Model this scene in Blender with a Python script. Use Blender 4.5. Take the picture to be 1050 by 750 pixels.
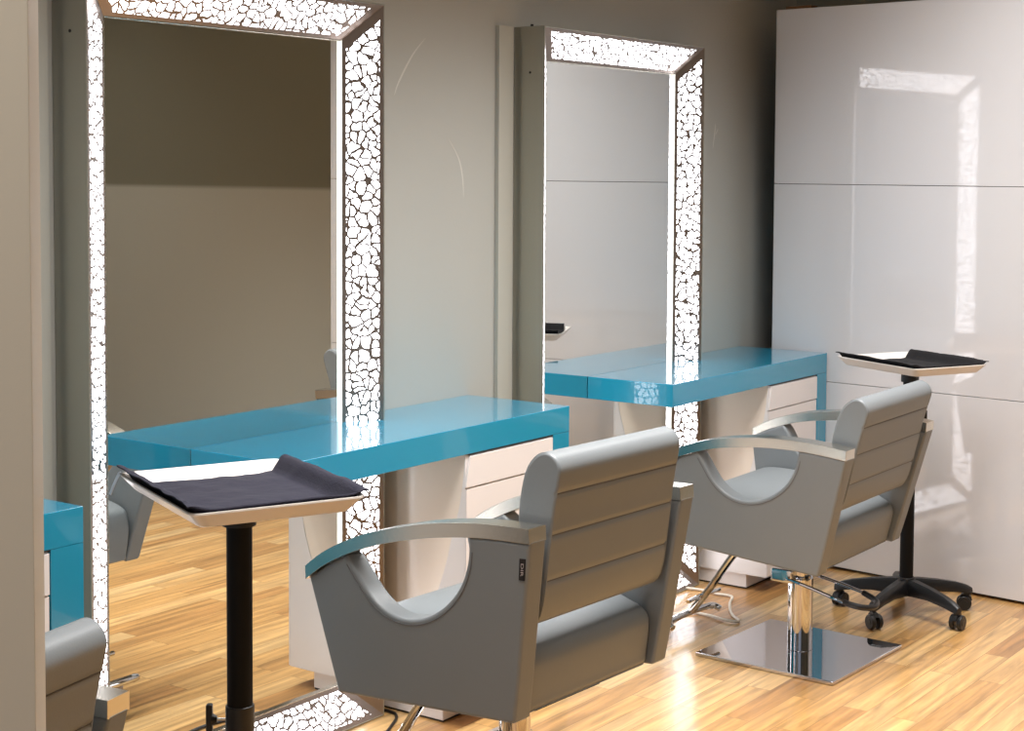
import bpy, bmesh, math, random
from mathutils import Vector, Matrix, noise
random.seed(7)
scn = bpy.context.scene
for o in list(bpy.data.objects): bpy.data.objects.remove(o)
COL = scn.collection
R = math.radians

# ------------------------------------------------------------------ camera
cd = bpy.data.cameras.new('camera'); cam = bpy.data.objects.new('camera', cd); COL.objects.link(cam)
F_PX, SX, SY = 1646.55, 47.34, -109.47
YAW, PITCH, ROLL = 0.6095, 0.0560, 0.0070
CAM = Vector((3.0282, -2.4743, 1.55))
fw = Vector((-math.sin(YAW)*math.cos(PITCH), math.cos(YAW)*math.cos(PITCH), -math.sin(PITCH)))
rt = Vector((math.cos(YAW), math.sin(YAW), 0)); up = rt.cross(fw)
r2 = rt*math.cos(ROLL)+up*math.sin(ROLL); u2 = -rt*math.sin(ROLL)+up*math.cos(ROLL)
M = Matrix((r2, u2, -fw)).transposed().to_4x4(); M.translation = CAM
cam.matrix_world = M
cd.sensor_width = 36; cd.lens = 36*F_PX/1050
cd.shift_x = -SX/1050; cd.shift_y = SY/1050; cd.clip_start = 0.05
scn.camera = cam

# ------------------------------------------------------------------ colour, world, lights
scn.view_settings.view_transform = 'Standard'; scn.view_settings.look = 'None'
scn.view_settings.gamma = 1; scn.view_settings.use_curve_mapping = False
scn.view_settings.exposure = 0.0
w = bpy.data.worlds.new('world'); scn.world = w; w.use_nodes = True
w.node_tree.nodes['Background'].inputs[0].default_value = (0.80, 0.86, 1.0, 1)
w.node_tree.nodes['Background'].inputs[1].default_value = 0.46

def area(name, loc, target, size, sizey, power, color, spread=180):
    d = bpy.data.lights.new(name, 'AREA'); d.shape = 'RECTANGLE'; d.size = size; d.size_y = sizey
    d.energy = power; d.color = color; d.spread = R(spread)
    o = bpy.data.objects.new(name, d); COL.objects.link(o); o.location = loc
    o.rotation_euler = (Vector(target)-Vector(loc)).to_track_quat('-Z', 'Y').to_euler()
    return o
WARM = (1.0, 0.80, 0.56); NEUT = (1.0, 0.95, 0.88); COOL = (0.84, 0.92, 1.0)
area('ceiling_light_main', (1.25, 0.9, 2.84), (1.25, 0.9, 0), 0.6, 3.6, 98, (1.0, .98, .96), 116)
area('ceiling_light_mid', (2.5, 1.3, 2.84), (2.5, 1.3, 0), 0.5, 2.0, 12, NEUT, 90)
area('fill_light_right', (4.4, 2.0, 2.84), (4.4, 2.0, 0), 0.8, 2.4, 13, (1.0, .93, .84), 120)  # added fill from the right, not a known lamp
area('fill_light_near', (2.2, -2.3, 2.84), (2.2, -2.3, 0), 0.5, 0.5, 20, NEUT, 140)  # added fill that brightens the door frame near the camera

# ------------------------------------------------------------------ materials
def new_mat(name):
    m = bpy.data.materials.new(name); m.use_nodes = True
    return m, m.node_tree, m.node_tree.nodes['Principled BSDF']
def mat(name, col, rough=0.5, metal=0.0, coat=0.0, coat_r=0.05, spec=0.5, noise_bump=None, mottle=0.0, mscale=8):
    m, nt, b = new_mat(name)
    b.inputs['Base Color'].default_value = (*col, 1); b.inputs['Roughness'].default_value = rough
    b.inputs['Metallic'].default_value = metal; b.inputs['Coat Weight'].default_value = coat
    b.inputs['Coat Roughness'].default_value = coat_r; b.inputs['Specular IOR Level'].default_value = spec
    tc = nt.nodes.new('ShaderNodeTexCoord')
    if mottle:
        n = nt.nodes.new('ShaderNodeTexNoise'); n.inputs['Scale'].default_value = mscale; n.inputs['Detail'].default_value = 4
        r = nt.nodes.new('ShaderNodeMapRange'); r.inputs[3].default_value = 1-mottle; r.inputs[4].default_value = 1+mottle
        v = nt.nodes.new('ShaderNodeVectorMath'); v.operation = 'SCALE'; v.inputs[0].default_value = col
        nt.links.new(tc.outputs['Object'], n.inputs['Vector']); nt.links.new(n.outputs['Fac'], r.inputs[0])
        nt.links.new(r.outputs[0], v.inputs['Scale']); nt.links.new(v.outputs[0], b.inputs['Base Color'])
    if noise_bump:
        sc, st = noise_bump
        n = nt.nodes.new('ShaderNodeTexNoise'); n.inputs['Scale'].default_value = sc; n.inputs['Detail'].default_value = 3
        bp = nt.nodes.new('ShaderNodeBump'); bp.inputs['Strength'].default_value = st; bp.inputs['Distance'].default_value = 0.002
        nt.links.new(tc.outputs['Object'], n.inputs['Vector']); nt.links.new(n.outputs['Fac'], bp.inputs['Height'])
        nt.links.new(bp.outputs[0], b.inputs['Normal'])
    return m
def srgb(r, g, b):
    f = lambda c: (c/255/12.92) if c/255 <= .04045 else ((c/255+.055)/1.055)**2.4
    return (f(r), f(g), f(b))

M_WALL = mat('wall_paint', srgb(172, 173, 168), 0.42, noise_bump=(60, .08), mottle=.03, mscale=2)
M_BOARD = mat('backing_board', srgb(178, 178, 170), 0.35)
M_FRONT = mat('door_frame_paint', srgb(188, 180, 164), 0.5)
M_CEIL = mat('ceiling_paint', srgb(215, 212, 205), 0.8)
M_TEAL = mat('turquoise_lacquer', srgb(20, 138, 172), 0.22, coat=1.0, coat_r=0.03)
M_WHITE = mat('white_lacquer', srgb(226, 221, 220), 0.3, coat=.35, coat_r=0.06)
M_CREAM = mat('cream_lacquer', srgb(234, 218, 202), 0.28, coat=.4, coat_r=0.08)
M_PANEL = mat('gloss_panel', srgb(219, 219, 223), 0.4, coat=1.0, coat_r=0.05, mottle=0)
M_PANEL.node_tree.nodes['Principled BSDF'].inputs['Coat IOR'].default_value = 1.75
M_GAP = mat('shadow_gap', srgb(40, 38, 38), 0.7)
M_LEATHER = mat('grey_leather', srgb(119, 124, 127), 0.42, noise_bump=(350, .12), mottle=.03, mscale=6)
M_STITCH = mat('seam_thread', srgb(88, 88, 90), 0.6)
M_STEEL = mat('brushed_steel', srgb(212, 209, 200), 0.24, metal=1.0, noise_bump=(90, .05))
M_CHROME = mat('chrome', srgb(205, 205, 206), 0.05, metal=1.0)
M_PLATE = mat('chrome_plate', srgb(196, 196, 202), 0.03, metal=1.0)
M_SATIN = mat('satin_steel', srgb(172, 171, 160), 0.32, metal=.7)
M_BLACK = mat('black_plastic', srgb(22, 22, 24), 0.38, noise_bump=(200, .1))
M_POLE = mat('black_pole', srgb(10, 9, 10), 0.6, spec=.2)
M_NAVY = mat('navy_cloth', srgb(26, 25, 42), 0.9, noise_bump=(260, .6), mottle=.15, mscale=30)
M_BLACKCLOTH = mat('black_cloth', srgb(14, 13, 17), 0.95, noise_bump=(260, .6))
M_TRAY = mat('white_plastic', srgb(226, 220, 214), 0.3, coat=.3)
M_TAG = mat('tag_black', srgb(16, 14, 16), 0.7)
M_TAGTXT = mat('tag_print', srgb(190, 178, 178), 0.7)
M_PAPER = mat('pale_blue_tape', srgb(205, 222, 240), 0.5)
M_CABLE_W = mat('white_cable', srgb(215, 205, 190), 0.4)
M_CABLE_B = mat('black_cable', srgb(18, 15, 16), 0.4)
M_WOODEDGE = mat('raw_wood_edge', srgb(120, 84, 52), 0.7)
M_PALE = mat('pale_streak', srgb(200, 200, 194), 0.6)

# mirror glass
m, nt, b = new_mat('mirror_glass'); M_GLASS = m
b.inputs['Base Color'].default_value = (.80, .82, .80, 1); b.inputs['Metallic'].default_value = 1; b.inputs['Roughness'].default_value = 0.0

# opposite wall: light cut-off painted into the colour, darker upper part
m, nt, b = new_mat('wall_painted_cutoff'); M_CUTOFF = m
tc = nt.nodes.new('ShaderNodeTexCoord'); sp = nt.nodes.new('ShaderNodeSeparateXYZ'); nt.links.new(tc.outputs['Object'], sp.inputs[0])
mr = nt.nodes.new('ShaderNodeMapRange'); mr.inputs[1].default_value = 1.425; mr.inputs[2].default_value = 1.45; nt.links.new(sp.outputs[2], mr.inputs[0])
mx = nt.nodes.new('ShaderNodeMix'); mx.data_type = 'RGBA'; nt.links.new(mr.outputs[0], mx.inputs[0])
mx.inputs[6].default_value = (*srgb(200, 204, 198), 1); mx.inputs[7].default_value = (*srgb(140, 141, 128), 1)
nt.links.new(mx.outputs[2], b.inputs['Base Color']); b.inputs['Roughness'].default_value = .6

# wood floor
m, nt, b = new_mat('oak_floor'); M_FLOOR = m
N = nt.nodes.new; L = nt.links.new
tc = N('ShaderNodeTexCoord'); mp = N('ShaderNodeMapping'); mp.inputs['Rotation'].default_value = (0, 0, R(90))
L(tc.outputs['Object'], mp.inputs[0])
br = N('ShaderNodeTexBrick'); br.offset = .37; br.offset_frequency = 2; br.squash = 1
for k, v in (('Scale', 1), ('Mortar Size', .0009), ('Mortar Smooth', .1), ('Bias', 0), ('Brick Width', .74), ('Row Height', .078)):
    br.inputs[k].default_value = v
br.inputs['Color1'].default_value = (0, 0, 0, 1); br.inputs['Color2'].default_value = (1, 1, 1, 1); br.inputs['Mortar'].default_value = (0, 0, 0, 1)
L(mp.outputs[0], br.inputs[0])
# random offset per plank for the grain
bw = N('ShaderNodeRGBToBW'); L(br.outputs['Color'], bw.inputs[0])
cmb = N('ShaderNodeCombineXYZ'); mul = N('ShaderNodeMath'); mul.operation = 'MULTIPLY'; mul.inputs[1].default_value = 37
L(bw.outputs[0], mul.inputs[0]); L(mul.outputs[0], cmb.inputs[0]); L(mul.outputs[0], cmb.inputs[1])
add = N('ShaderNodeVectorMath'); L(mp.outputs[0], add.inputs[0]); L(cmb.outputs[0], add.inputs[1])
st = N('ShaderNodeMapping'); st.inputs['Scale'].default_value = (1.1, 15, 1); L(add.outputs[0], st.inputs[0])
n1 = N('ShaderNodeTexNoise'); n1.inputs['Scale'].default_value = 2.2; n1.inputs['Detail'].default_value = 8; n1.inputs['Roughness'].default_value = .62; n1.inputs['Distortion'].default_value = 1.1
L(st.outputs[0], n1.inputs[0])
wv = N('ShaderNodeTexWave'); wv.wave_type = 'RINGS'; wv.inputs['Scale'].default_value = 1.2; wv.inputs['Distortion'].default_value = 9; wv.inputs['Detail'].default_value = 3; wv.inputs['Detail Scale'].default_value = 1.2
st2 = N('ShaderNodeMapping'); st2.inputs['Scale'].default_value = (.8, 6, 1); L(add.outputs[0], st2.inputs[0]); L(st2.outputs[0], wv.inputs[0])
cr = N('ShaderNodeValToRGB'); cr.color_ramp.elements[0].position = .0; cr.color_ramp.elements[1].position = 1
cr.color_ramp.elements[0].color = (*srgb(180, 130, 76), 1); cr.color_ramp.elements[1].color = (*srgb(226, 188, 132), 1)
e = cr.color_ramp.elements.new(.45); e.color = (*srgb(208, 160, 98), 1)
e = cr.color_ramp.elements.new(.8); e.color = (*srgb(217, 172, 112), 1)
# plank tone from the brick's random grey
L(bw.outputs[0], cr.inputs[0])
gr = N('ShaderNodeMapRange'); gr.inputs[1].default_value = .32; gr.inputs[2].default_value = .66; gr.inputs[3].default_value = .60; gr.inputs[4].default_value = 1.13; L(n1.outputs['Fac'], gr.inputs[0])
gw = N('ShaderNodeMapRange'); gw.inputs[3].default_value = .80; gw.inputs[4].default_value = 1.03; L(wv.outputs['Fac'], gw.inputs[0])
mm = N('ShaderNodeMath'); mm.operation = 'MULTIPLY'; L(gr.outputs[0], mm.inputs[0]); L(gw.outputs[0], mm.inputs[1])
mo = N('ShaderNodeMapRange'); mo.inputs[3].default_value = 1; mo.inputs[4].default_value = .55; L(br.outputs['Fac'], mo.inputs[0])
mm2 = N('ShaderNodeMath'); mm2.operation = 'MULTIPLY'; L(mm.outputs[0], mm2.inputs[0]); L(mo.outputs[0], mm2.inputs[1])
vs = N('ShaderNodeVectorMath'); vs.operation = 'SCALE'; L(cr.outputs[0], vs.inputs[0]); L(mm2.outputs[0], vs.inputs['Scale'])
L(vs.outputs[0], b.inputs['Base Color'])
b.inputs['Roughness'].default_value = .34; b.inputs['Coat Weight'].default_value = .6; b.inputs['Coat Roughness'].default_value = .09
bp = N('ShaderNodeBump'); bp.inputs['Strength'].default_value = .12; bp.inputs['Distance'].default_value = .002; L(mm2.outputs[0], bp.inputs['Height'])
L(bp.outputs[0], b.inputs['Normal']); L(bp.outputs[0], b.inputs['Coat Normal'])

# pierced metal border with the lamp's light coming through the holes
m, nt, b = new_mat('pierced_border'); M_BORDER = m
N = nt.nodes.new; L = nt.links.new
uv = N('ShaderNodeUVMap'); uv.uv_map = 'UVMap'; um = N('ShaderNodeUVMap'); um.uv_map = 'margin'
ns = N('ShaderNodeTexNoise'); ns.inputs['Scale'].default_value = 26; ns.inputs['Detail'].default_value = 2; L(uv.outputs[0], ns.inputs[0])
sb = N('ShaderNodeVectorMath'); sb.operation = 'SUBTRACT'; sb.inputs[1].default_value = (.5, .5, .5); L(ns.outputs['Color'], sb.inputs[0])
sc = N('ShaderNodeVectorMath'); sc.operation = 'SCALE'; sc.inputs['Scale'].default_value = .034; L(sb.outputs[0], sc.inputs[0])
ad = N('ShaderNodeVectorMath'); L(uv.outputs[0], ad.inputs[0]); L(sc.outputs[0], ad.inputs[1])
mpp = N('ShaderNodeMapping'); mpp.inputs['Scale'].default_value = (1, .95, 1); L(ad.outputs[0], mpp.inputs[0])
vo = N('ShaderNodeTexVoronoi'); vo.voronoi_dimensions = '2D'; vo.feature = 'DISTANCE_TO_EDGE'; vo.inputs['Scale'].default_value = 38; vo.inputs['Randomness'].default_value = .95
L(mpp.outputs[0], vo.inputs['Vector'])
g1 = N('ShaderNodeMapRange'); g1.inputs[1].default_value = .105; g1.inputs[2].default_value = .13; L(vo.outputs['Distance'], g1.inputs[0])
su = N('ShaderNodeSeparateXYZ'); L(um.outputs[0], su.inputs[0]); sv = N('ShaderNodeSeparateXYZ'); L(uv.outputs[0], sv.inputs[0])
def margin(sock, lo, hi):
    n = N('ShaderNodeMapRange'); n.inputs[1].default_value = lo; n.inputs[2].default_value = hi; L(sock, n.inputs[0]); return n.outputs[0]
wob = N('ShaderNodeMath'); wob.operation = 'MULTIPLY_ADD'; wob.inputs[1].default_value = .02; L(ns.outputs['Fac'], wob.inputs[0]); L(su.outputs[0], wob.inputs[2])
wv2 = N('ShaderNodeMath'); wv2.operation = 'MULTIPLY_ADD'; wv2.inputs[1].default_value = .012; L(ns.outputs['Fac'], wv2.inputs[0]); L(su.outputs[1], wv2.inputs[2])
vf = N('ShaderNodeTexVoronoi'); vf.voronoi_dimensions = '2D'; vf.feature = 'F1'; vf.inputs['Scale'].default_value = 38; vf.inputs['Randomness'].default_value = .95
L(mpp.outputs[0], vf.inputs['Vector'])
g2 = N('ShaderNodeMapRange'); g2.inputs[1].default_value = .71; g2.inputs[2].default_value = .67; L(vf.outputs['Distance'], g2.inputs[0])
gm = N('ShaderNodeMath'); gm.operation = 'MULTIPLY'; L(g1.outputs[0], gm.inputs[0]); L(g2.outputs[0], gm.inputs[1])
fac = gm.outputs[0]
for s_, lo, hi in ((wob.outputs[0], .043, .045), (sv.outputs[1], .0115, .013), (wv2.outputs[0], .019, .0205)):
    mu = N('ShaderNodeMath'); mu.operation = 'MULTIPLY'; L(fac, mu.inputs[0]); L(margin(s_, lo, hi), mu.inputs[1]); fac = mu.outputs[0]
es = N('ShaderNodeMath'); es.operation = 'MULTIPLY'; es.inputs[1].default_value = 6.5; L(fac, es.inputs[0])
L(es.outputs[0], b.inputs['Emission Strength']); b.inputs['Emission Color'].default_value = (.97, .96, 1.0, 1)
b.inputs['Base Color'].default_value = (*srgb(150, 138, 130), 1); b.inputs['Metallic'].default_value = .8; b.inputs['Roughness'].default_value = .28

m, nt, b = new_mat('rim_reflection_glow'); M_RIMGLOW = m
b.inputs['Base Color'].default_value = (.9, .9, .86, 1); b.inputs['Emission Color'].default_value = (.97, 1, .93, 1); b.inputs['Emission Strength'].default_value = 1.1  # weak emission stands in for light reflected by the rim's inner face
m, nt, b = new_mat('lit_glass_holes'); M_HOLE = m

# ------------------------------------------------------------------ mesh helpers
def finish(name, bm, mt, parent=None, smooth=30, kind=None):
    me = bpy.data.meshes.new(name)
    bmesh.ops.recalc_face_normals(bm, faces=bm.faces)
    bm.to_mesh(me); bm.free()
    for m_ in (mt if isinstance(mt, (list, tuple)) else [mt]): me.materials.append(m_)
    me.polygons.foreach_set('use_smooth', [True]*len(me.polygons))
    me.set_sharp_from_angle(angle=R(smooth))
    o = bpy.data.objects.new(name, me); COL.objects.link(o)
    if parent: o.parent = parent
    if kind: o['kind'] = kind
    if smooth <= 35:
        wn = o.modifiers.new('wn', 'WEIGHTED_NORMAL'); wn.keep_sharp = True; wn.weight = 90
    return o
def empty(name, loc, rz=0, label=None, cat=None, group=None):
    o = bpy.data.objects.new(name, None); COL.objects.link(o); o.location = loc; o.rotation_euler = (0, 0, rz)
    o.empty_display_size = .1
    if label: o['label'] = label
    if cat: o['category'] = cat
    if group: o['group'] = group
    return o
def tag(o, label, cat, group=None):
    o['label'] = label; o['category'] = cat
    if group: o['group'] = group
    return o
def box(bm, lo, hi, bev=0.0, seg=2):
    b2 = bmesh.new(); bmesh.ops.create_cube(b2, size=1)
    for v in b2.verts:
        v.co = Vector([lo[i]+(v.co[i]+.5)*(hi[i]-lo[i]) for i in range(3)])
    if bev: bmesh.ops.bevel(b2, geom=b2.edges[:], offset=bev, segments=seg, affect='EDGES', profile=.6)
    merge(bm, b2)
def merge(bm, b2, fn=None):
    if fn:
        for v in b2.verts: v.co = fn(v.co)
    me = bpy.data.meshes.new('t'); b2.to_mesh(me); b2.free(); bm.from_mesh(me); bpy.data.meshes.remove(me)
def prism(bm, pts, fn, d0, d1, bev=0.0, seg=3, fn2=None):
    """polygon pts (u,v) swept from depth d0 to d1; fn(u,v,d)->xyz"""
    b2 = bmesh.new()
    a = [b2.verts.new(fn(u, v, d0)) for u, v in pts]; c = [b2.verts.new(fn(u, v, d1)) for u, v in pts]
    n = len(pts); f0 = b2.faces.new(a); f1 = b2.faces.new(c[::-1])
    for i in range(n): b2.faces.new((a[i], c[i], c[(i+1) % n], a[(i+1) % n]))
    bmesh.ops.recalc_face_normals(b2, faces=b2.faces)
    if bev:
        caps = {f0, f1}
        es = [e for e in b2.edges if any(f in caps for f in e.link_faces)]
        bmesh.ops.bevel(b2, geom=es, offset=bev, segments=seg, affect='EDGES', profile=.5)
    merge(bm, b2)
def cyl(bm, p0, p1, r0, r1=None, n=32, bev=0.0):
    p0 = Vector(p0); p1 = Vector(p1); r1 = r0 if r1 is None else r1
    b2 = bmesh.new(); bmesh.ops.create_cone(b2, cap_ends=True, segments=n, radius1=r0, radius2=r1, depth=(p1-p0).length)
    if bev:
        es = [e for e in b2.edges if abs(e.verts[0].co.z-e.verts[1].co.z) < 1e-6]
        bmesh.ops.bevel(b2, geom=es, offset=bev, segments=3, affect='EDGES', profile=.5)
    q = (p1-p0).to_track_quat('Z', 'Y').to_matrix().to_4x4(); q.translation = (p0+p1)/2
    bmesh.ops.transform(b2, matrix=q, verts=b2.verts); merge(bm, b2)
def catmull(pts, k=6, closed=False):
    out = []; n = len(pts); P = [Vector(p) for p in pts]
    rng = range(n) if closed else range(n-1)
    for i in rng:
        g = (lambda j: P[j % n]) if closed else (lambda j: P[max(0, min(n-1, j))])
        p0, p1, p2, p3 = g(i-1), g(i), g(i+1), g(i+2)
        for s in range(k):
            t = s/k
            out.append(.5*((2*p1)+(p2-p0)*t+(2*p0-5*p1+4*p2-p3)*t*t+(3*p1-p0-3*p2+p3)*t**3))
    if not closed: out.append(P[-1])
    return out
def tube(bm, pts, r, n=10, k=6, flat=None):
    P = catmull(pts, k) if k else [Vector(p) for p in pts]
    rings = []; up0 = Vector((0, 0, 1)); prev = None
    for i, p in enumerate(P):
        t = (P[min(i+1, len(P)-1)]-P[max(i-1, 0)]).normalized()
        if prev is None: s = t.cross(up0 if abs(t.z) < .95 else Vector((1, 0, 0))).normalized()
        else: s = (prev-t*prev.dot(t)).normalized()
        prev = s; q = t.cross(s)
        rings.append([bm.verts.new(p+(s*math.cos(a)+q*math.sin(a))*r) for a in [2*math.pi*j/n for j in range(n)]])
    for a, c in zip(rings, rings[1:]):
        for j in range(n): bm.faces.new((a[j], a[(j+1) % n], c[(j+1) % n], c[j]))
    bm.faces.new(rings[0][::-1]); bm.faces.new(rings[-1])
def single(name, mt, build, parent=None, smooth=30, kind=None):
    bm = bmesh.new(); build(bm); return finish(name, bm, mt, parent, smooth, kind)

# ------------------------------------------------------------------ dimensions shared by the stations
PITCH_Y = 1.7781
WG, ZG0, ZG1, BW, RD = .806, .1065, 1.895, .106, .0753
WALLX = -.045
S0, S1, D, H, T, TL = .2634, 1.444, .3378, .8446, .0761, .0823
YB, PYAW = 3.2223, -.0912

# ------------------------------------------------------------------ the room
single('floor', M_FLOOR, lambda bm: box(bm, (-.3, -4.6, -.05), (6.2, 5.6, 0)), kind='structure')
wl = single('wall_left', M_WALL, lambda bm: box(bm, (-.25, -3.4, 0), (WALLX, 5.6, 2.9)), kind='structure')
single('ceiling', M_CEIL, lambda bm: box(bm, (-.3, -4.6, 2.9), (6.2, 5.6, 2.98)), kind='structure')
single('wall_back', M_CUTOFF, lambda bm: box(bm, (-.05, 3.66, 0), (6.2, 3.8, 2.9)), kind='structure')
single('wall_right', M_CUTOFF, lambda bm: box(bm, (6.05, -4.6, 0), (6.2, 3.66, 2.9)), kind='structure')
# door frame close to the camera on the left
def ray_at(dirv, dist):
    return CAM+Vector(dirv)*dist
pc = ray_at((-.8402, .6302, -.0450), 1.55)
pil = single('wall_front', M_FRONT, lambda bm: box(bm, (-.5, 0, 0), (0, .16, 2.9), .002), kind='structure')
pil.location = (pc.x, pc.y, 0); pil.rotation_euler = (0, 0, R(49.5))
# faint pale marks on the left wall
def pale_streak(pts, wd):
    def bld(bm):
        P = catmull([(WALLX+.0006, y, z) for y, z in pts], 6)
        rows = []
        for i, p in enumerate(P):
            s = wd*math.sin(math.pi*(i+.5)/(len(P)))
            rows.append((bm.verts.new(p+Vector((0, -s, 0))), bm.verts.new(p+Vector((.0002, 0, 0))), bm.verts.new(p+Vector((0, s, 0)))))
        for a, c in zip(rows, rows[1:]):
            bm.faces.new((a[0], a[1], c[1], c[0])); bm.faces.new((a[1], a[2], c[2], c[1]))
    o = single('pale_mark', M_PALE, bld, wl)
pale_streak([(1.23, 1.935), (1.17, 1.88), (1.11, 1.80), (1.09, 1.76)], .004)
pale_streak([(1.34, 1.64), (1.39, 1.58), (1.41, 1.52), (1.415, 1.46)], .0035)
pale_streak([(2.985, 1.73), (2.978, 1.69), (2.965, 1.63)], .004)
pale_streak([(3.005, 1.71), (2.985, 1.685)], .003)

# ------------------------------------------------------------------ white gloss partition at the back
pt = empty('wall_partition', (0, YB+.02, 0), PYAW, 'tall glossy white panelled partition standing at the back, with two thin joints', 'partition')
PX0, PX1 = .0835, 2.13
zs = [0.012, .731, 1.4973, 2.18]
for i in range(3):
    single('panel', M_PANEL, lambda bm: box(bm, (PX0, 0, zs[i]+(.0012 if i else 0)), (PX1, .03, zs[i+1]-(.0012 if i < 2 else 0)), .0008, 1), pt)
single('carcass', M_GAP, lambda bm: box(bm, (PX0+.003, .028, 0.0), (PX1-.003, .32, 2.172)), pt)
single('timber_batten', M_WOODEDGE, lambda bm: box(bm, (PX0+.035, .01, 2.172), (PX0+.15, .06, 2.192), .002), pt)

# ------------------------------------------------------------------ mirror
def make_mirror(y0, label):
    root = empty('wall_mirror', (0, y0, 0), 0, label, 'mirror', 'illuminated mirrors')
    yo0, yo1, zo0, zo1 = -BW, WG+BW, ZG0-BW+.0005, ZG1+BW
    # border trapezoids, inner edge recessed at the glass, outer edge forward
    bm = bmesh.new(); l1 = bm.loops.layers.uv.new('UVMap'); l2 = bm.loops.layers.uv.new('margin')
    sl = math.hypot(BW, RD-.004)
    inn = [(0, ZG0), (WG, ZG0), (WG, ZG1), (0, ZG1)]
    ri = .0035  # inner lip
    inn = [(-ri, ZG0-ri), (WG+ri, ZG0-ri), (WG+ri, ZG1+ri), (-ri, ZG1+ri)]
    out = [(yo0+.004, zo0+.004), (yo1-.004, zo0+.004), (yo1-.004, zo1-.004), (yo0+.004, zo1-.004)]
    for k in range(4):
        a, c = Vector(inn[k]), Vector(inn[(k+1) % 4]); A, C = Vector(out[k]), Vector(out[(k+1) % 4])
        mi, mo_ = (a+c)/2, (A+C)/2; hi_, ho = (a-c).length/2, (A-C).length/2
        off = k*3.7+y0*1.3
        for quad in (((a, hi_, 0, 0), (mi, 0, 0, hi_), (mo_, 0, 1, ho), (A, ho, 1, 0)), ((mi, 0, 0, hi_), (c, -hi_, 0, 0), (C, -ho, 1, 0), (mo_, 0, 1, ho))):
            vs = []
            for p, u, s, mg in quad:
                vs.append(bm.verts.new((.0095 if s == 0 else RD-.001, p.x, p.y)))
            f = bm.faces.new(vs)
            for lp, (p, u, s, mg) in zip(f.loops, quad):
                lp[l1].uv = (u+off, s*sl); lp[l2].uv = (mg, sl-s*sl)
    bmesh.ops.remove_doubles(bm, verts=bm.verts, dist=1e-5)
    bmesh.ops.recalc_face_normals(bm, faces=bm.faces)
    me = bpy.data.meshes.new('light_border'); bm.to_mesh(me); bm.free(); me.materials.append(M_BORDER)
    o = bpy.data.objects.new('light_border', me); COL.objects.link(o); o.parent = root
    o['label'] = 'pierced metal border glowing white'
    # side casing
    def casing(bm):
        x0, x1 = WALLX+.001, RD
        t = .0045
        for lo, hi in (((x0, yo0, zo0), (x1, yo0+t, zo1)), ((x0, yo1-t, zo0), (x1, yo1, zo1)), ((x0, yo0+t, zo1-t), (x1, yo1-t, zo1)), ((x0, yo0+t, zo0), (x1, yo1-t, zo0+t))):
            box(bm, lo, hi, .0008, 1)
    single('casing', M_SATIN, casing, root)
    def rim(bm):
        t = ri
        box(bm, (-.002, -t, ZG0-t), (.010, 0, ZG1+t), .0008, 1)
        box(bm, (-.002, 0, ZG1), (.010, WG, ZG1+t), .0008, 1); box(bm, (-.002, 0, ZG0-t), (.010, WG, ZG0), .0008, 1)
    single('rim', M_STEEL, rim, root)
    single('rim_reflection', M_RIMGLOW, lambda bm: box(bm, (-.002, WG+.0002, ZG0-ri), (.0080, WG+ri, ZG1+ri), .0006, 1), root)['label'] = 'bright strip beside the glass, a reflection put in as glow'
    single('glass', M_GLASS, lambda bm: box(bm, (-.006, 0, ZG0), (0, WG, ZG1)), root)
    single('backing_board', M_BOARD, lambda bm: box(bm, (WALLX+.0005, -.203, .0005), (-.03, -.128, 2.0), .0015), root)
    # small fixing screw on the casing side and on top
    single('screw', M_BLACK, lambda bm: cyl(bm, (.02, -BW-.0012, 1.855), (.02, -BW+.001, 1.855), .004, n=12), root)
    single('hanging_peg', M_BLACK, lambda bm: cyl(bm, (.012, -BW+.02, zo1-.001), (.012, -BW+.02, zo1+.008), .005, n=12), root)
    return root
make_mirror(0, 'nearest tall mirror with glowing white pierced frame, tray trolley standing before it')
make_mirror(PITCH_Y, 'farther tall mirror with glowing white pierced frame, closest to the white partition')

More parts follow.
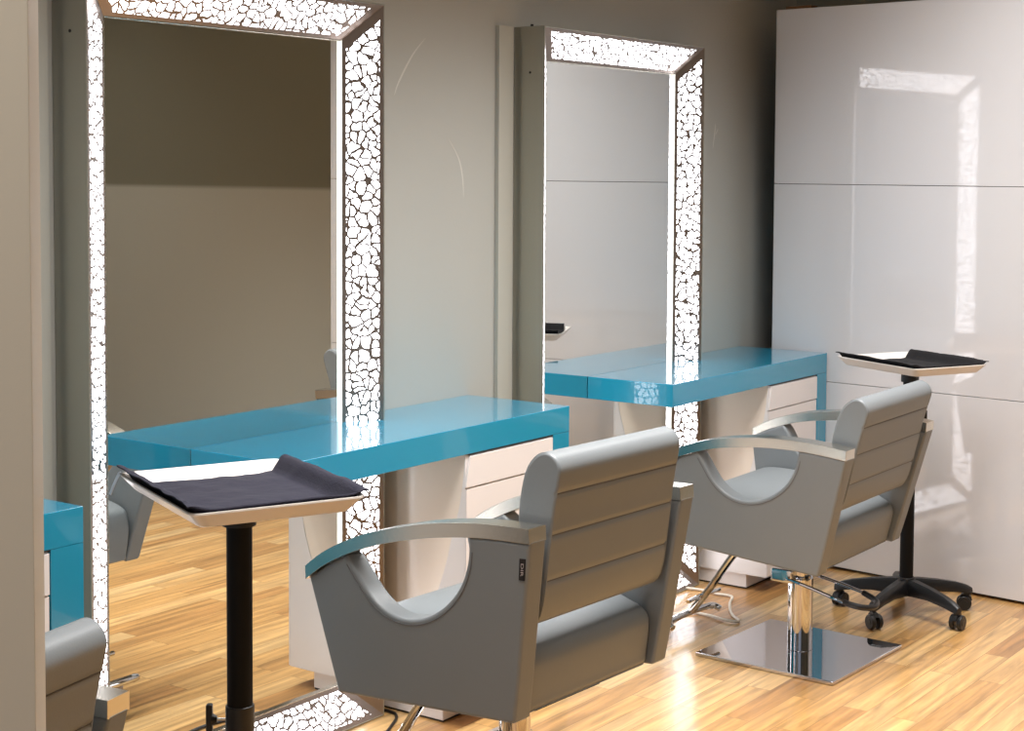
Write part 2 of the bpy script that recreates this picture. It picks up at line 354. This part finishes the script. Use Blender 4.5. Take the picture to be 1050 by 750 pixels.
# ------------------------------------------------------------------ desk with drawers
def make_desk(y0, label, S1=S1):
    root = empty('styling_desk', (0, y0, 0), 0, label, 'desk', 'turquoise styling desks')
    x0 = WALLX+.001
    yr = WG+BW+.001
    pts = [(.0012, S0), (D, S0), (D, S1), (x0, S1), (x0, yr), (RD+.001, yr), (RD+.001, yr-.002), (.0125, WG+.0045), (.0125, WG-.0005), (.0012, WG-.0005)]
    def worktop(bm):
        b2 = bmesh.new()
        prism(b2, pts, lambda u, v, d: (u, v, d), H-T, H)
        merge(bm, b2)
        es = [e for e in bm.edges if (abs(e.verts[0].co.x-D) < 1e-4 and abs(e.verts[1].co.x-D) < 1e-4) or (abs(e.verts[0].co.y-S0) < 1e-4 and abs(e.verts[1].co.y-S0) < 1e-4) or (abs(e.verts[0].co.y-S1) < 1e-4 and abs(e.verts[1].co.y-S1) < 1e-4)]
        es = [e for e in es if e.calc_length() > .02]
        bmesh.ops.bevel(bm, geom=es, offset=.0018, segments=2, affect='EDGES', profile=.5)
    single('worktop', M_TEAL, worktop, root)
    single('side_leg', M_TEAL, lambda bm: box(bm, (x0, S1-TL, .0005), (D-.0003, S1-.0003, H-T), .0015), root)
    # cabinet
    yc, ye = .951, S1-TL-.003
    zb, zt = .058, H-T-.003
    fx = D-.006
    # flat side face and scooped part behind a slanted curve
    curve = [(zt, .330), (.74, .329), (.68, .322), (.61, .309), (.536, .286), (.446, .262), (.33, .215), (.2, .13), (.10, .045), (zb, .0)]
    cp = catmull([(z, x, 0) for z, x in curve], 5)
    bx = lambda z: next((a.y+(c.y-a.y)*((z-a.x)/(c.x-a.x) if abs(c.x-a.x) > 1e-9 else 0) for a, c in zip(cp, cp[1:]) if min(a.x, c.x)-1e-9 <= z <= max(a.x, c.x)+1e-9), cp[-1].y)
    def carcass(bm):
        nz = 40; rows = []
        for i in range(nz+1):
            z = zb+(zt-zb)*i/nz; xb = bx(z)
            rows.append((bm.verts.new((xb, yc, z)), bm.verts.new((fx, yc, z))))
        for a, c in zip(rows, rows[1:]): bm.faces.new((a[0], a[1], c[1], c[0]))
        # bottom, right side, back
        vb = [bm.verts.new(p) for p in ((x0+.01, yc, zb), (fx, yc, zb), (fx, ye, zb), (x0+.01, ye, zb))]; bm.faces.new(vb)
        vt = [bm.verts.new(p) for p in ((x0+.01, ye, zb), (fx, ye, zb), (fx, ye, zt), (x0+.01, ye, zt))]; bm.faces.new(vt)
        vf = [bm.verts.new(p) for p in ((fx, yc, zb), (fx, ye, zb), (fx, ye, zt), (fx, yc, zt))]; bm.faces.new(vf)
    single('carcass', M_WHITE, carcass, root)
    def scoop(bm):
        nz, nx = 40, 24; g = []
        for i in range(nz+1):
            z = zb+(zt-zb)*i/nz; xb = bx(z); row = []
            for j in range(nx+1):
                s = j/nx; x = x0+.01+(xb-x0-.01)*s
                dep = .022*(1-math.exp(-(1-s)*5))*min(1, (xb-x0)/.2)*.5
                row.append(bm.verts.new((x, yc+.001+dep, z)))
            g.append(row)
        for i in range(nz):
            for j in range(nx): bm.faces.new((g[i][j], g[i][j+1], g[i+1][j+1], g[i+1][j]))
    sc_ = single('scooped_side', M_CREAM, scoop, root, smooth=60); sc_['label'] = 'cream scooped side panel'
    single('plinth', M_WHITE, lambda bm: (box(bm, (x0+.01, yc+.012, .006), (.246, ye, zb), .001, 1)), root)
    single('plinth_base', M_GAP, lambda bm: (box(bm, (x0+.01, yc+.015, .0005), (.244, ye, .0065))), root)
    # drawer fronts with a slightly splayed near edge
    zsplit = .6745
    tops = [(zsplit+.002, zt-.004), (.37, zsplit-.002), (zb+.002, .366)]
    for i, (za, zc_) in enumerate(tops):
        def fr(bm, za=za, zc_=zc_, i=i):
            ya = yc+.004
            if i == 0: pp = [(ya+.010, zc_), (ye-.001, zc_), (ye-.001, za), (ya-.006, za), (ya-.008, za+.008)]
            else: pp = [(ya-.004, zc_), (ye-.001, zc_), (ye-.001, za), (ya-.004, za)]
            prism(bm, pp, lambda u, v, d: (d, u, v), fx+.0005, D-.001 if i else D+.001, .0012, 2)
        single('drawer', M_WHITE, fr, root)
    single('gap_shadow_strip', M_GAP, lambda bm: box(bm, (fx-.01, yc+.01, zt-.001), (fx+.0045, ye+.0025, H-T-.0001)), root)
    return root
make_desk(-PITCH_Y, 'end of a turquoise desk with white drawers beside the door frame')
make_desk(0, 'turquoise desk with white drawers in front of the nearest mirror')
make_desk(PITCH_Y, 'farther turquoise desk with white drawers, next to the white partition', S1-.016)

# ------------------------------------------------------------------ styling chair
HW, HWB, TP, BH, SBH = .3059, .2815, .0555, .2264, .2264
def make_chair(x, y, yaw, dz, t, l, label, tagged=False, group='grey styling chairs'):
    root = empty('styling_chair', (x, y, 0), yaw, label, 'chair', group)
    tl_ = lambda p: Vector((p[0]+t*(p[2]-.5), p[1]+l*(p[2]-.5), p[2]-t*p[0]-l*p[1]+dz))
    def fin(name, bm, mt, smooth=30):
        for v in bm.verts: v.co = tl_(v.co)
        return finish(name, bm, mt, root, smooth)
    hwz = lambda z: HWB+(HW-HWB)*max(0, min(1.1, (z-.41)/.38))
    # arm curve
    atop = [(-.312, .690), (-.26, .722), (-.194, .751), (-.125, .774), (-.05, .791), (.03, .805), (.10, .813), (.18, .818), (.25, .818), (.3205, .8155)]
    AT = [(p.x, p.y) for p in catmull([(a, z, 0) for a, z in atop], 4)]
    def abot(a):
        for (a0, z0), (a1, z1) in zip(AT, AT[1:]):
            if a0-1e-6 <= a <= a1+1e-6: return z0+(z1-z0)*(a-a0)/(a1-a0+1e-9)-.0305
        return AT[-1][1]-.0305
    AB = [(a, z-.0305) for a, z in AT]
    scoop = catmull([(.163, .787, 0), (.157, .75, 0), (.148, .72, 0), (.128, .683, 0), (.098, .65, 0), (.062, .624, 0), (.022, .606, 0), (-.022, .598, 0), (-.062, .602, 0), (-.098, .617, 0), (-.13, .643, 0), (-.158, .680, 0), (-.180, .71, 0), (-.196, .722, 0)], 4)
    for sgn in (-1, 1):
        out = [(-.311, .6645)]
        out += [(-.254, .416), (-.249, .410), (.236, .411), (.243, .416)]
        out += [(.262, .50), (.290, .635), (.3185, .772), (.3215, .787)]
        out += [(a, abot(a)+.0008) for a in (.29, .24, .20)]
        out += [(p.x, min(p.y, abot(p.x)+.0008)) for p in scoop]
        out += [(a, abot(a)-.0005) for a in (-.215, -.25, -.285)]
        bm = bmesh.new()
        prism(bm, out, lambda u, v, d: (u, sgn*(hwz(v)-(0 if d else TP)), v), 0, 1, .008, 4)
        o = fin('side_panel', bm, M_LEATHER)
        # stitched seam line along the scoop on the outside
        sm = []
        for i, p in enumerate(scoop[3:-4]):
            t_ = (scoop[3+i+1]-scoop[3+i-1]).normalized(); nn = Vector((t_.y, -t_.x, 0))
            if nn.y > 0 and abs(nn.x) < .5: nn = -nn
            c_ = Vector((-.02, .80, 0)); q_ = p+nn*.012
            if (q_-c_).length < (p-c_).length: q_ = p-nn*.012
            sm.append((q_.x, sgn*(hwz(q_.y)+.0003), q_.y))
        bm = bmesh.new(); tube(bm, sm, .0010, 6, 0); o2 = fin('seam', bm, M_STITCH); o2.parent = o
        bm = bmesh.new(); prism(bm, AT+AB[::-1], lambda u, v, d: (u, sgn*d, v), HW-TP-.0005, HW+.001, .0015, 2)
        fin('armrest', bm, M_STEEL)
    # backrest
    front = [(.232, .60), (.222, .66), (.222, .72), (.228, .80), (.238, .865), (.256, .918), (.280, .946)]
    rear = []
    R0 = [(.306, .9565), (.330, .947), (.3425, .925), (.3385, .897), (.329, .860), (.320, .822), (.3135, .787), (.304, .74), (.2945, .692), (.285, .65), (.273, .618)]
    seams = [.872, .787, .692]
    prof = front+[(p[0], p[1]) for p in R0]+[(.262, .6045), (.245, .598)]
    pc_ = catmull([(a, z, 0) for a, z in prof], 6, closed=True)
    pr = []
    for p in pc_:
        a, z = p.x, p.y
        for s in seams:
            d_ = abs(z-s)
            if d_ < .02:
                k = .003*max(0, 1-d_/.005)+.0005*(1-d_/.02)
                a += -k if a > .28 else (k if a < .25 else 0)
            elif a > .28: a += .0
        pr.append((a, z))
    # add fine samples near each seam
    dense = []
    for i, (a, z) in enumerate(pr):
        a2, z2 = pr[(i+1) % len(pr)]
        dense.append((a, z))
        for s in seams:
            if min(z, z2) < s < max(z, z2) and abs(z-s) > .004 and abs(z2-s) > .004:
                for zz, k in ((s+.006, .0), (s, 1.), (s-.006, .0)) if z > z2 else ((s-.006, .0), (s, 1.), (s+.006, .0)):
                    if min(z, z2) < zz < max(z, z2):
                        aa = a+(a2-a)*(zz-z)/(z2-z); dense.append((aa+(-.003*k if a > .28 else .003*k), zz))
    bm = bmesh.new(); prism(bm, dense, lambda u, v, d: (u, d, v), -BH, BH, .007, 3)
    bk = fin('backrest', bm, M_LEATHER, 35)
    # piping round both ends of the backrest
    for sgn in (-1, 1):
        bm = bmesh.new(); tube(bm, [(a+(.27-a)*.06, sgn*(BH-.0045), z+(.78-z)*.012) for a, z in prof[1:-2]], .0022, 6, 4); o = fin('piping', bm, M_LEATHER); o.parent = bk
    for s in seams:
        a = {.872: .3325, .787: .3128, .692: .2938}[s]
        bm = bmesh.new(); tube(bm, [(a-.0034, -BH+.004, s), (a-.0034, BH-.004, s)], .0018, 6, 0); o = fin('seam', bm, M_STITCH); o.parent = bk
    # seat cushion
    sp = [(-.245, .415), (-.262, .44), (-.268, .50), (-.262, .545), (-.238, .572), (-.15, .585), (0, .584), (.10, .582), (.145, .574), (.195, .557), (.228, .542), (.2415, .520), (.240, .49), (.230, .44), (.224, .418), (.19, .412), (-.1, .412)]
    sp2 = [(p.x, p.y) for p in catmull([(a, z, 0) for a, z in sp], 4, closed=True)]
    bm = bmesh.new(); prism(bm, sp2, lambda u, v, d: (u, d, v), -SBH+.001, SBH-.001, .012, 4)
    fin('seat', bm, M_LEATHER, 35)
    bm = bmesh.new(); box(bm, (-.2, -.12, .385), (.17, .12, .412), .004); fin('mounting_plate', bm, M_CHROME if False else M_BLACK)
    # column and base, upright on the floor
    ztop = .392+dz; BO = .028
    bm = bmesh.new(); cyl(bm, (BO, 0, .0135), (BO, 0, .10+.62*(ztop-.10)), .040, n=48, bev=.002); cyl(bm, (BO, 0, .10+.62*(ztop-.10)), (BO, 0, ztop), .036, n=48)
    finish('column', bm, M_CHROME, root)
    bm = bmesh.new(); box(bm, (-.243, -.243, .0006), (.243, .243, .0135), .004, 3); bp_ = finish('base_plate', bm, M_PLATE, root); bp_.rotation_euler = (0, 0, R(-2)-yaw); bp_.location = (BO, 0, 0)
    # foot pump with loop lever to the rear
    zp = .255
    bm = bmesh.new(); box(bm, (-.045, -.065, zp-.02), (.03, .065, zp+.022), .006); pump = finish('pump_head', bm, M_CHROME, root)
    bm = bmesh.new(); tube(bm, [(-.02, -.058, zp), (.10, -.066, zp-.02), (.22, -.07, zp-.045), (.272, -.045, zp-.056), (.285, 0, zp-.06), (.272, .045, zp-.056), (.22, .07, zp-.045), (.10, .066, zp-.02), (-.02, .058, zp)], .0055, 10, 6)
    lv = finish('pump_lever', bm, M_PLATE, root)
    bm = bmesh.new(); tube(bm, [(.215, -.071, zp-.044), (.268, -.05, zp-.056), (.288, 0, zp-.061), (.268, .05, zp-.056), (.215, .071, zp-.044)], .0095, 10, 6)
    finish('lever_grip', bm, M_BLACK, lv)
    # footrest
    bm = bmesh.new()
    tube(bm, [(-.18, 0, .385+dz), (-.24, 0, .31+dz), (-.31, 0, .21+dz), (-.385, 0, .105+dz*.8)], .0125, 12, 5)
    fr_ = finish('footrest_stem', bm, M_CHROME, root)
    bm = bmesh.new(); zf = .098+dz*.8
    tube(bm, [(-.36, -.15, zf-.012), (-.385, -.13, zf), (-.392, 0, zf+.004), (-.385, .13, zf), (-.36, .15, zf-.012)], .0115, 12, 5)
    tube(bm, [(-.335, -.10, zf+.07), (-.34, 0, zf+.072), (-.335, .10, zf+.07)], .007, 10, 4)
    finish('footrest_bar', bm, M_CHROME, fr_)
    if tagged:
        a0, z0 = .2955, .733
        bm = bmesh.new(); prism(bm, [(a0-.009, z0-.022), (a0+.006, z0-.022), (a0+.0125, z0+.022), (a0-.0025, z0+.022)], lambda u, v, d: (u, -hwz(v)-d, v), 0, .0016)
        tg = fin('maker_tag', bm, M_TAG)
        cu = bpy.data.curves.new('txt', 'FONT'); cu.body = 'DIR'; cu.size = .013; cu.extrude = .0002; cu.align_x = 'CENTER'; cu.align_y = 'CENTER'
        to = bpy.data.objects.new('txt', cu); COL.objects.link(to); bpy.context.view_layer.update()
        me = bpy.data.meshes.new_from_object(to.evaluated_get(bpy.context.evaluated_depsgraph_get())); bpy.data.objects.remove(to)
        b2 = bmesh.new(); b2.from_mesh(me)
        for v in b2.verts:
            lx, ly = v.co.x, v.co.y   # text runs downwards
            zz = z0-lx*1.3; aa = a0+.0018+ly*.75+(zz-z0)*.15
            v.co = (aa, -hwz(zz)-.0021-v.co.z*.3, zz)
        o = fin('tag_lettering', b2, M_TAGTXT); o.parent = tg
    return root
make_chair(.9009, .3764, -.0314, 0, -.0677, .0063, 'grey leather styling chair in the middle, black tag on its side, seen from behind', True)
make_chair(.7295, 2.1519, -.0385, -.0545, .0669, -.0275, 'grey leather styling chair on a square chrome base, beside the trolley at the back')
make_chair(.74, -1.13, .22, -.12, 0, 0, 'grey leather chair cut off at the lower left, its back top beside the door frame')

# ------------------------------------------------------------------ tray trolley
def make_trolley(x, y, z, yaw, star, knob_ang, knob_z, label, towel, towel_label):
    root = empty('tray_trolley', (x, y, 0), 0, label, 'trolley', 'tray trolleys on castors')
    bm = bmesh.new(); cyl(bm, (0, 0, .10), (0, 0, z-.05), .0235, n=32); finish('pole', bm, M_POLE, root)
    for k in range(5):
        a = star+k*2*math.pi/5; c, s = math.cos(a), math.sin(a)
        secs = []
        bm = bmesh.new()
        for rr, zc, hw_, hh in ((.0, .098, .024, .030), (.05, .100, .023, .026), (.12, .097, .019, .020), (.19, .087, .017, .017), (.235, .076, .015, .014), (.252, .070, .010, .010)):
            ring = []
            for (p, q) in ((-1, -1), (1, -1), (1, .35), (.55, 1), (-.55, 1), (-1, .35)):
                w_, h_ = p*hw_, q*hh
                ring.append(bm.verts.new((rr*c-w_*s, rr*s+w_*c, zc+h_)))
            secs.append(ring)
        for A, B_ in zip(secs, secs[1:]):
            for j in range(6): bm.faces.new((A[j], A[(j+1) % 6], B_[(j+1) % 6], B_[j]))
        bm.faces.new(secs[0][::-1]); bm.faces.new(secs[-1])
        leg = finish('leg', bm, M_BLACK, root, 50)
        # castor: twin wheels, hood, stem
        cx_, cy_ = .238*c, .238*s; ca = a+1.1+k*.8; ux, uy = math.cos(ca), math.sin(ca)
        bm = bmesh.new()
        for sd in (-1, 1):
            q0 = Vector((cx_+ux*.012, cy_+uy*.012, .0262))+Vector((-uy, ux, 0))*(.006*sd); q1 = q0+Vector((-uy, ux, 0))*(.016*sd)
            cyl(bm, q0, q1, .0255, n=28, bev=.004)
            cyl(bm, q1-Vector((-uy, ux, 0))*(.001*sd), q1+Vector((-uy, ux, 0))*(.0015*sd), .012, n=20)
        cyl(bm, (cx_, cy_, .045), (cx_, cy_, .075), .009, n=16)
        # hood
        P = [(-.012, .050), (-.016, .036), (.012, .030), (.030, .044), (.022, .056), (.002, .062)]
        prism(bm, P, lambda u, v, d: (cx_+ux*u-uy*d, cy_+uy*u+ux*d, v), -.009, .009, .002, 2)
        finish('castor', bm, M_BLACK, leg)
    bm = bmesh.new(); cyl(bm, (0, 0, .075), (0, 0, .132), .036, .030, n=32, bev=.003); finish('hub', bm, M_BLACK, root)
    # clamp collar and wing knob
    ka = knob_ang; kc, ks = math.cos(ka), math.sin(ka)
    bm = bmesh.new(); cyl(bm, (0, 0, knob_z-.028), (0, 0, knob_z+.028), .0265, n=32, bev=.003); finish('collar', bm, M_BLACK, root)
    bm = bmesh.new(); cyl(bm, (.02*kc, .02*ks, knob_z), (.052*kc, .052*ks, knob_z), .0028, n=12); sc_ = finish('clamp_screw', bm, M_CHROME, root)
    bm = bmesh.new(); box(bm, (.050, -.008, -.029), (.062, .008, .029), .004, 3); cyl(bm, (.042, 0, 0), (.052, 0, 0), .006, .012, n=16)
    rot = Matrix.Rotation(ka, 4, 'Z'); rot.translation = (0, 0, knob_z); bmesh.ops.transform(bm, matrix=rot, verts=bm.verts)
    finish('clamp_knob', bm, M_BLACK, sc_)
    # tray
    Wt, Lt, dp = .427, .323, .026
    zb = z-dp
    def loop(wx, wy, r, zz, n=6):
        out = []
        for (sx_, sy_, a0) in ((1, 1, 0), (-1, 1, 90), (-1, -1, 180), (1, -1, 270)):
            for j in range(n+1):
                a = R(a0+90*j/n); out.append(Vector((sx_*(wx-r)+r*math.cos(a), sy_*(wy-r)+r*math.sin(a), zz)))
        return out
    ins = .022
    rings = [loop(Wt/2-ins-.002, Lt/2-ins-.002, .018, zb-.0035), loop(Wt/2-ins+.002, Lt/2-ins+.002, .020, zb), loop(Wt/2-.003, Lt/2-.003, .024, z-.006), loop(Wt/2+.0005, Lt/2+.0005, .025, z-.003), loop(Wt/2, Lt/2, .025, z), loop(Wt/2-.004, Lt/2-.004, .023, z),
             loop(Wt/2-.008, Lt/2-.008, .021, z-.004), loop(Wt/2-ins, Lt/2-ins, .018, zb+.0015), loop(Wt/2-ins-.006, Lt/2-ins-.006, .014, zb)]
    Mz = Matrix.Rotation(yaw, 4, 'Z')
    bm = bmesh.new(); vr = [[bm.verts.new(Mz@p) for p in r_] for r_ in rings]
    n = len(vr[0])
    for A, B_ in zip(vr, vr[1:]):
        for j in range(n): bm.faces.new((A[j], A[(j+1) % n], B_[(j+1) % n], B_[j]))
    bm.faces.new(vr[0][::-1]); bm.faces.new(vr[-1])
    finish('tray', bm, M_TRAY, root, 45)
    bm = bmesh.new(); box(bm, (-.07, -.05, zb-.020), (.07, .05, zb-.0035), .003); cyl(bm, (0, 0, zb-.05), (0, 0, zb-.012), .031, n=28)
    bmesh.ops.transform(bm, matrix=Mz, verts=bm.verts); finish('tray_bracket', bm, M_BLACK, root)
    # towel: a thing of its own lying in the tray
    nu, nv = 64, 52
    bm = bmesh.new(); g = []
    u0, u1 = -Wt/2+.045, Wt/2-.006; v0, v1 = -Lt/2-.004, Lt/2+.004
    for i in range(nu+1):
        row = []
        for j in range(nv+1):
            s, q = i/nu, j/nv
            rag = noise.noise(Vector((s*9, q*1.3, towel)))*.010
            rag2 = noise.noise(Vector((q*7, 3.3, towel)))*.008
            v_ = v0+(v1-v0)*q+(rag*(1-q)*.5 if q < .5 else rag*.4*q)
            u_ = u0+(u1-u0)*s+rag2*(1-s)
            # pulled to the left corner at the near rim
            if q < .3: u_ -= .038*(1-q/.3)*(1-s)
            if q > .7: u_ -= .014*((q-.7)/.3)*(1-s)
            # height of the tray under this point
            dx_ = max(abs(u_)-(Wt/2-ins-.006), 0); dy_ = max(abs(v_)-(Lt/2-ins-.006), 0)
            h_ = min(1, max(dx_/(ins-.002), dy_/(ins-.002)))
            zz = zb+.004+h_*(dp+.0015)
            ed = min(s, 1-s, q, 1-q)
            fold = (noise.noise(Vector((u_*16, v_*22, towel)))*.5+.5)*.006+(noise.noise(Vector((u_*60, v_*60, towel*2)))*.5+.5)*.002
            zz += fold*(1 if h_ < .3 else .6)
            zz += .008*math.exp(-((q-.02)/.07)**2)+.005*math.exp(-((q-.98)/.06)**2)
            if s > .93: zz = max(zz-0.002, zb+.004)
            row.append(bm.verts.new(Mz@Vector((u_, v_, zz))))
        g.append(row)
    for i in range(nu):
        for j in range(nv): bm.faces.new((g[i][j], g[i+1][j], g[i+1][j+1], g[i][j+1]))
    bmesh.ops.recalc_face_normals(bm, faces=bm.faces)
    bmesh.ops.solidify(bm, geom=bm.faces[:], thickness=.0025)
    o = finish('towel', bm, M_NAVY if towel < 5 else M_BLACKCLOTH, None, 60)
    o.location = (x, y, 0); tag(o, towel_label, 'towel', 'dark towels in trays')
    return root
make_trolley(.882, -.417, .969, -.412, .5, YAW+math.pi+.05, .53, 'trolley with white tray on a black pole, in front of the nearest mirror', 1.3, 'dark navy towel lying in the tray before the nearest mirror')
make_trolley(.855, 2.782, .895, -.468, math.atan2(2.536-2.782, .833-.855), YAW+.1, .69, 'white tray trolley on a black five-star castor base by the white partition', 7.7, 'black towel lying in the tray beside the white partition')
# strip of pale tape hanging from the near tray's left corner
C1 = Vector((.882, -.417, .969)); ca, sa = math.cos(-.412), math.sin(-.412)
def loc1(u, v, z): return Vector((C1.x+u*ca-v*sa, C1.y+u*sa+v*ca, z))
def tape(bm):
    P = [(-.200, -.158, .972), (-.197, -.1635, .9715), (-.200, -.1675, .962), (-.212, -.171, .945), (-.222, -.174, .928)]
    rows = []
    for i, (u, v, z) in enumerate(P):
        wd = .009-.0006*i
        rows.append((bm.verts.new(loc1(u-wd, v, z)), bm.verts.new(loc1(u+wd, v-.001, z-.001))))
    for a, c in zip(rows, rows[1:]): bm.faces.new((a[0], a[1], c[1], c[0]))
    bmesh.ops.recalc_face_normals(bm, faces=bm.faces); bmesh.ops.solidify(bm, geom=bm.faces[:], thickness=.0012)
tag(single('paper_strip', M_PAPER, tape), 'small pale blue strip hanging from the left corner of the near tray', 'strip')

# ------------------------------------------------------------------ cables on the floor
def cable(name, pts, r, mt, label):
    tag(single(name, mt, lambda bm: tube(bm, pts, r, 8, 8)), label, 'cable')
cable('floor_cable', [(.06, 2.60, .006), (.13, 2.612, .006), (.20, 2.60, .006), (.262, 2.60, .006), (.30, 2.52, .006), (.345, 2.44, .006), (.39, 2.38, .006), (.44, 2.33, .007), (.40, 2.31, .008), (.33, 2.33, .007), (.26, 2.33, .006), (.21, 2.27, .006), (.19, 2.18, .006)], .005, M_CABLE_W,
      'pale cable snaking over the floor beneath the farther mirror')
cable('extension_cable', [(.0, .93, .005), (.10, .93, .005), (.16, .84, .005), (.22, .70, .005), (.26, .55, .005), (.24, .42, .005), (.18, .30, .005), (.12, .24, .005)], .0045, M_CABLE_B,
      'thin black cord lying on the floor under the nearest mirror')
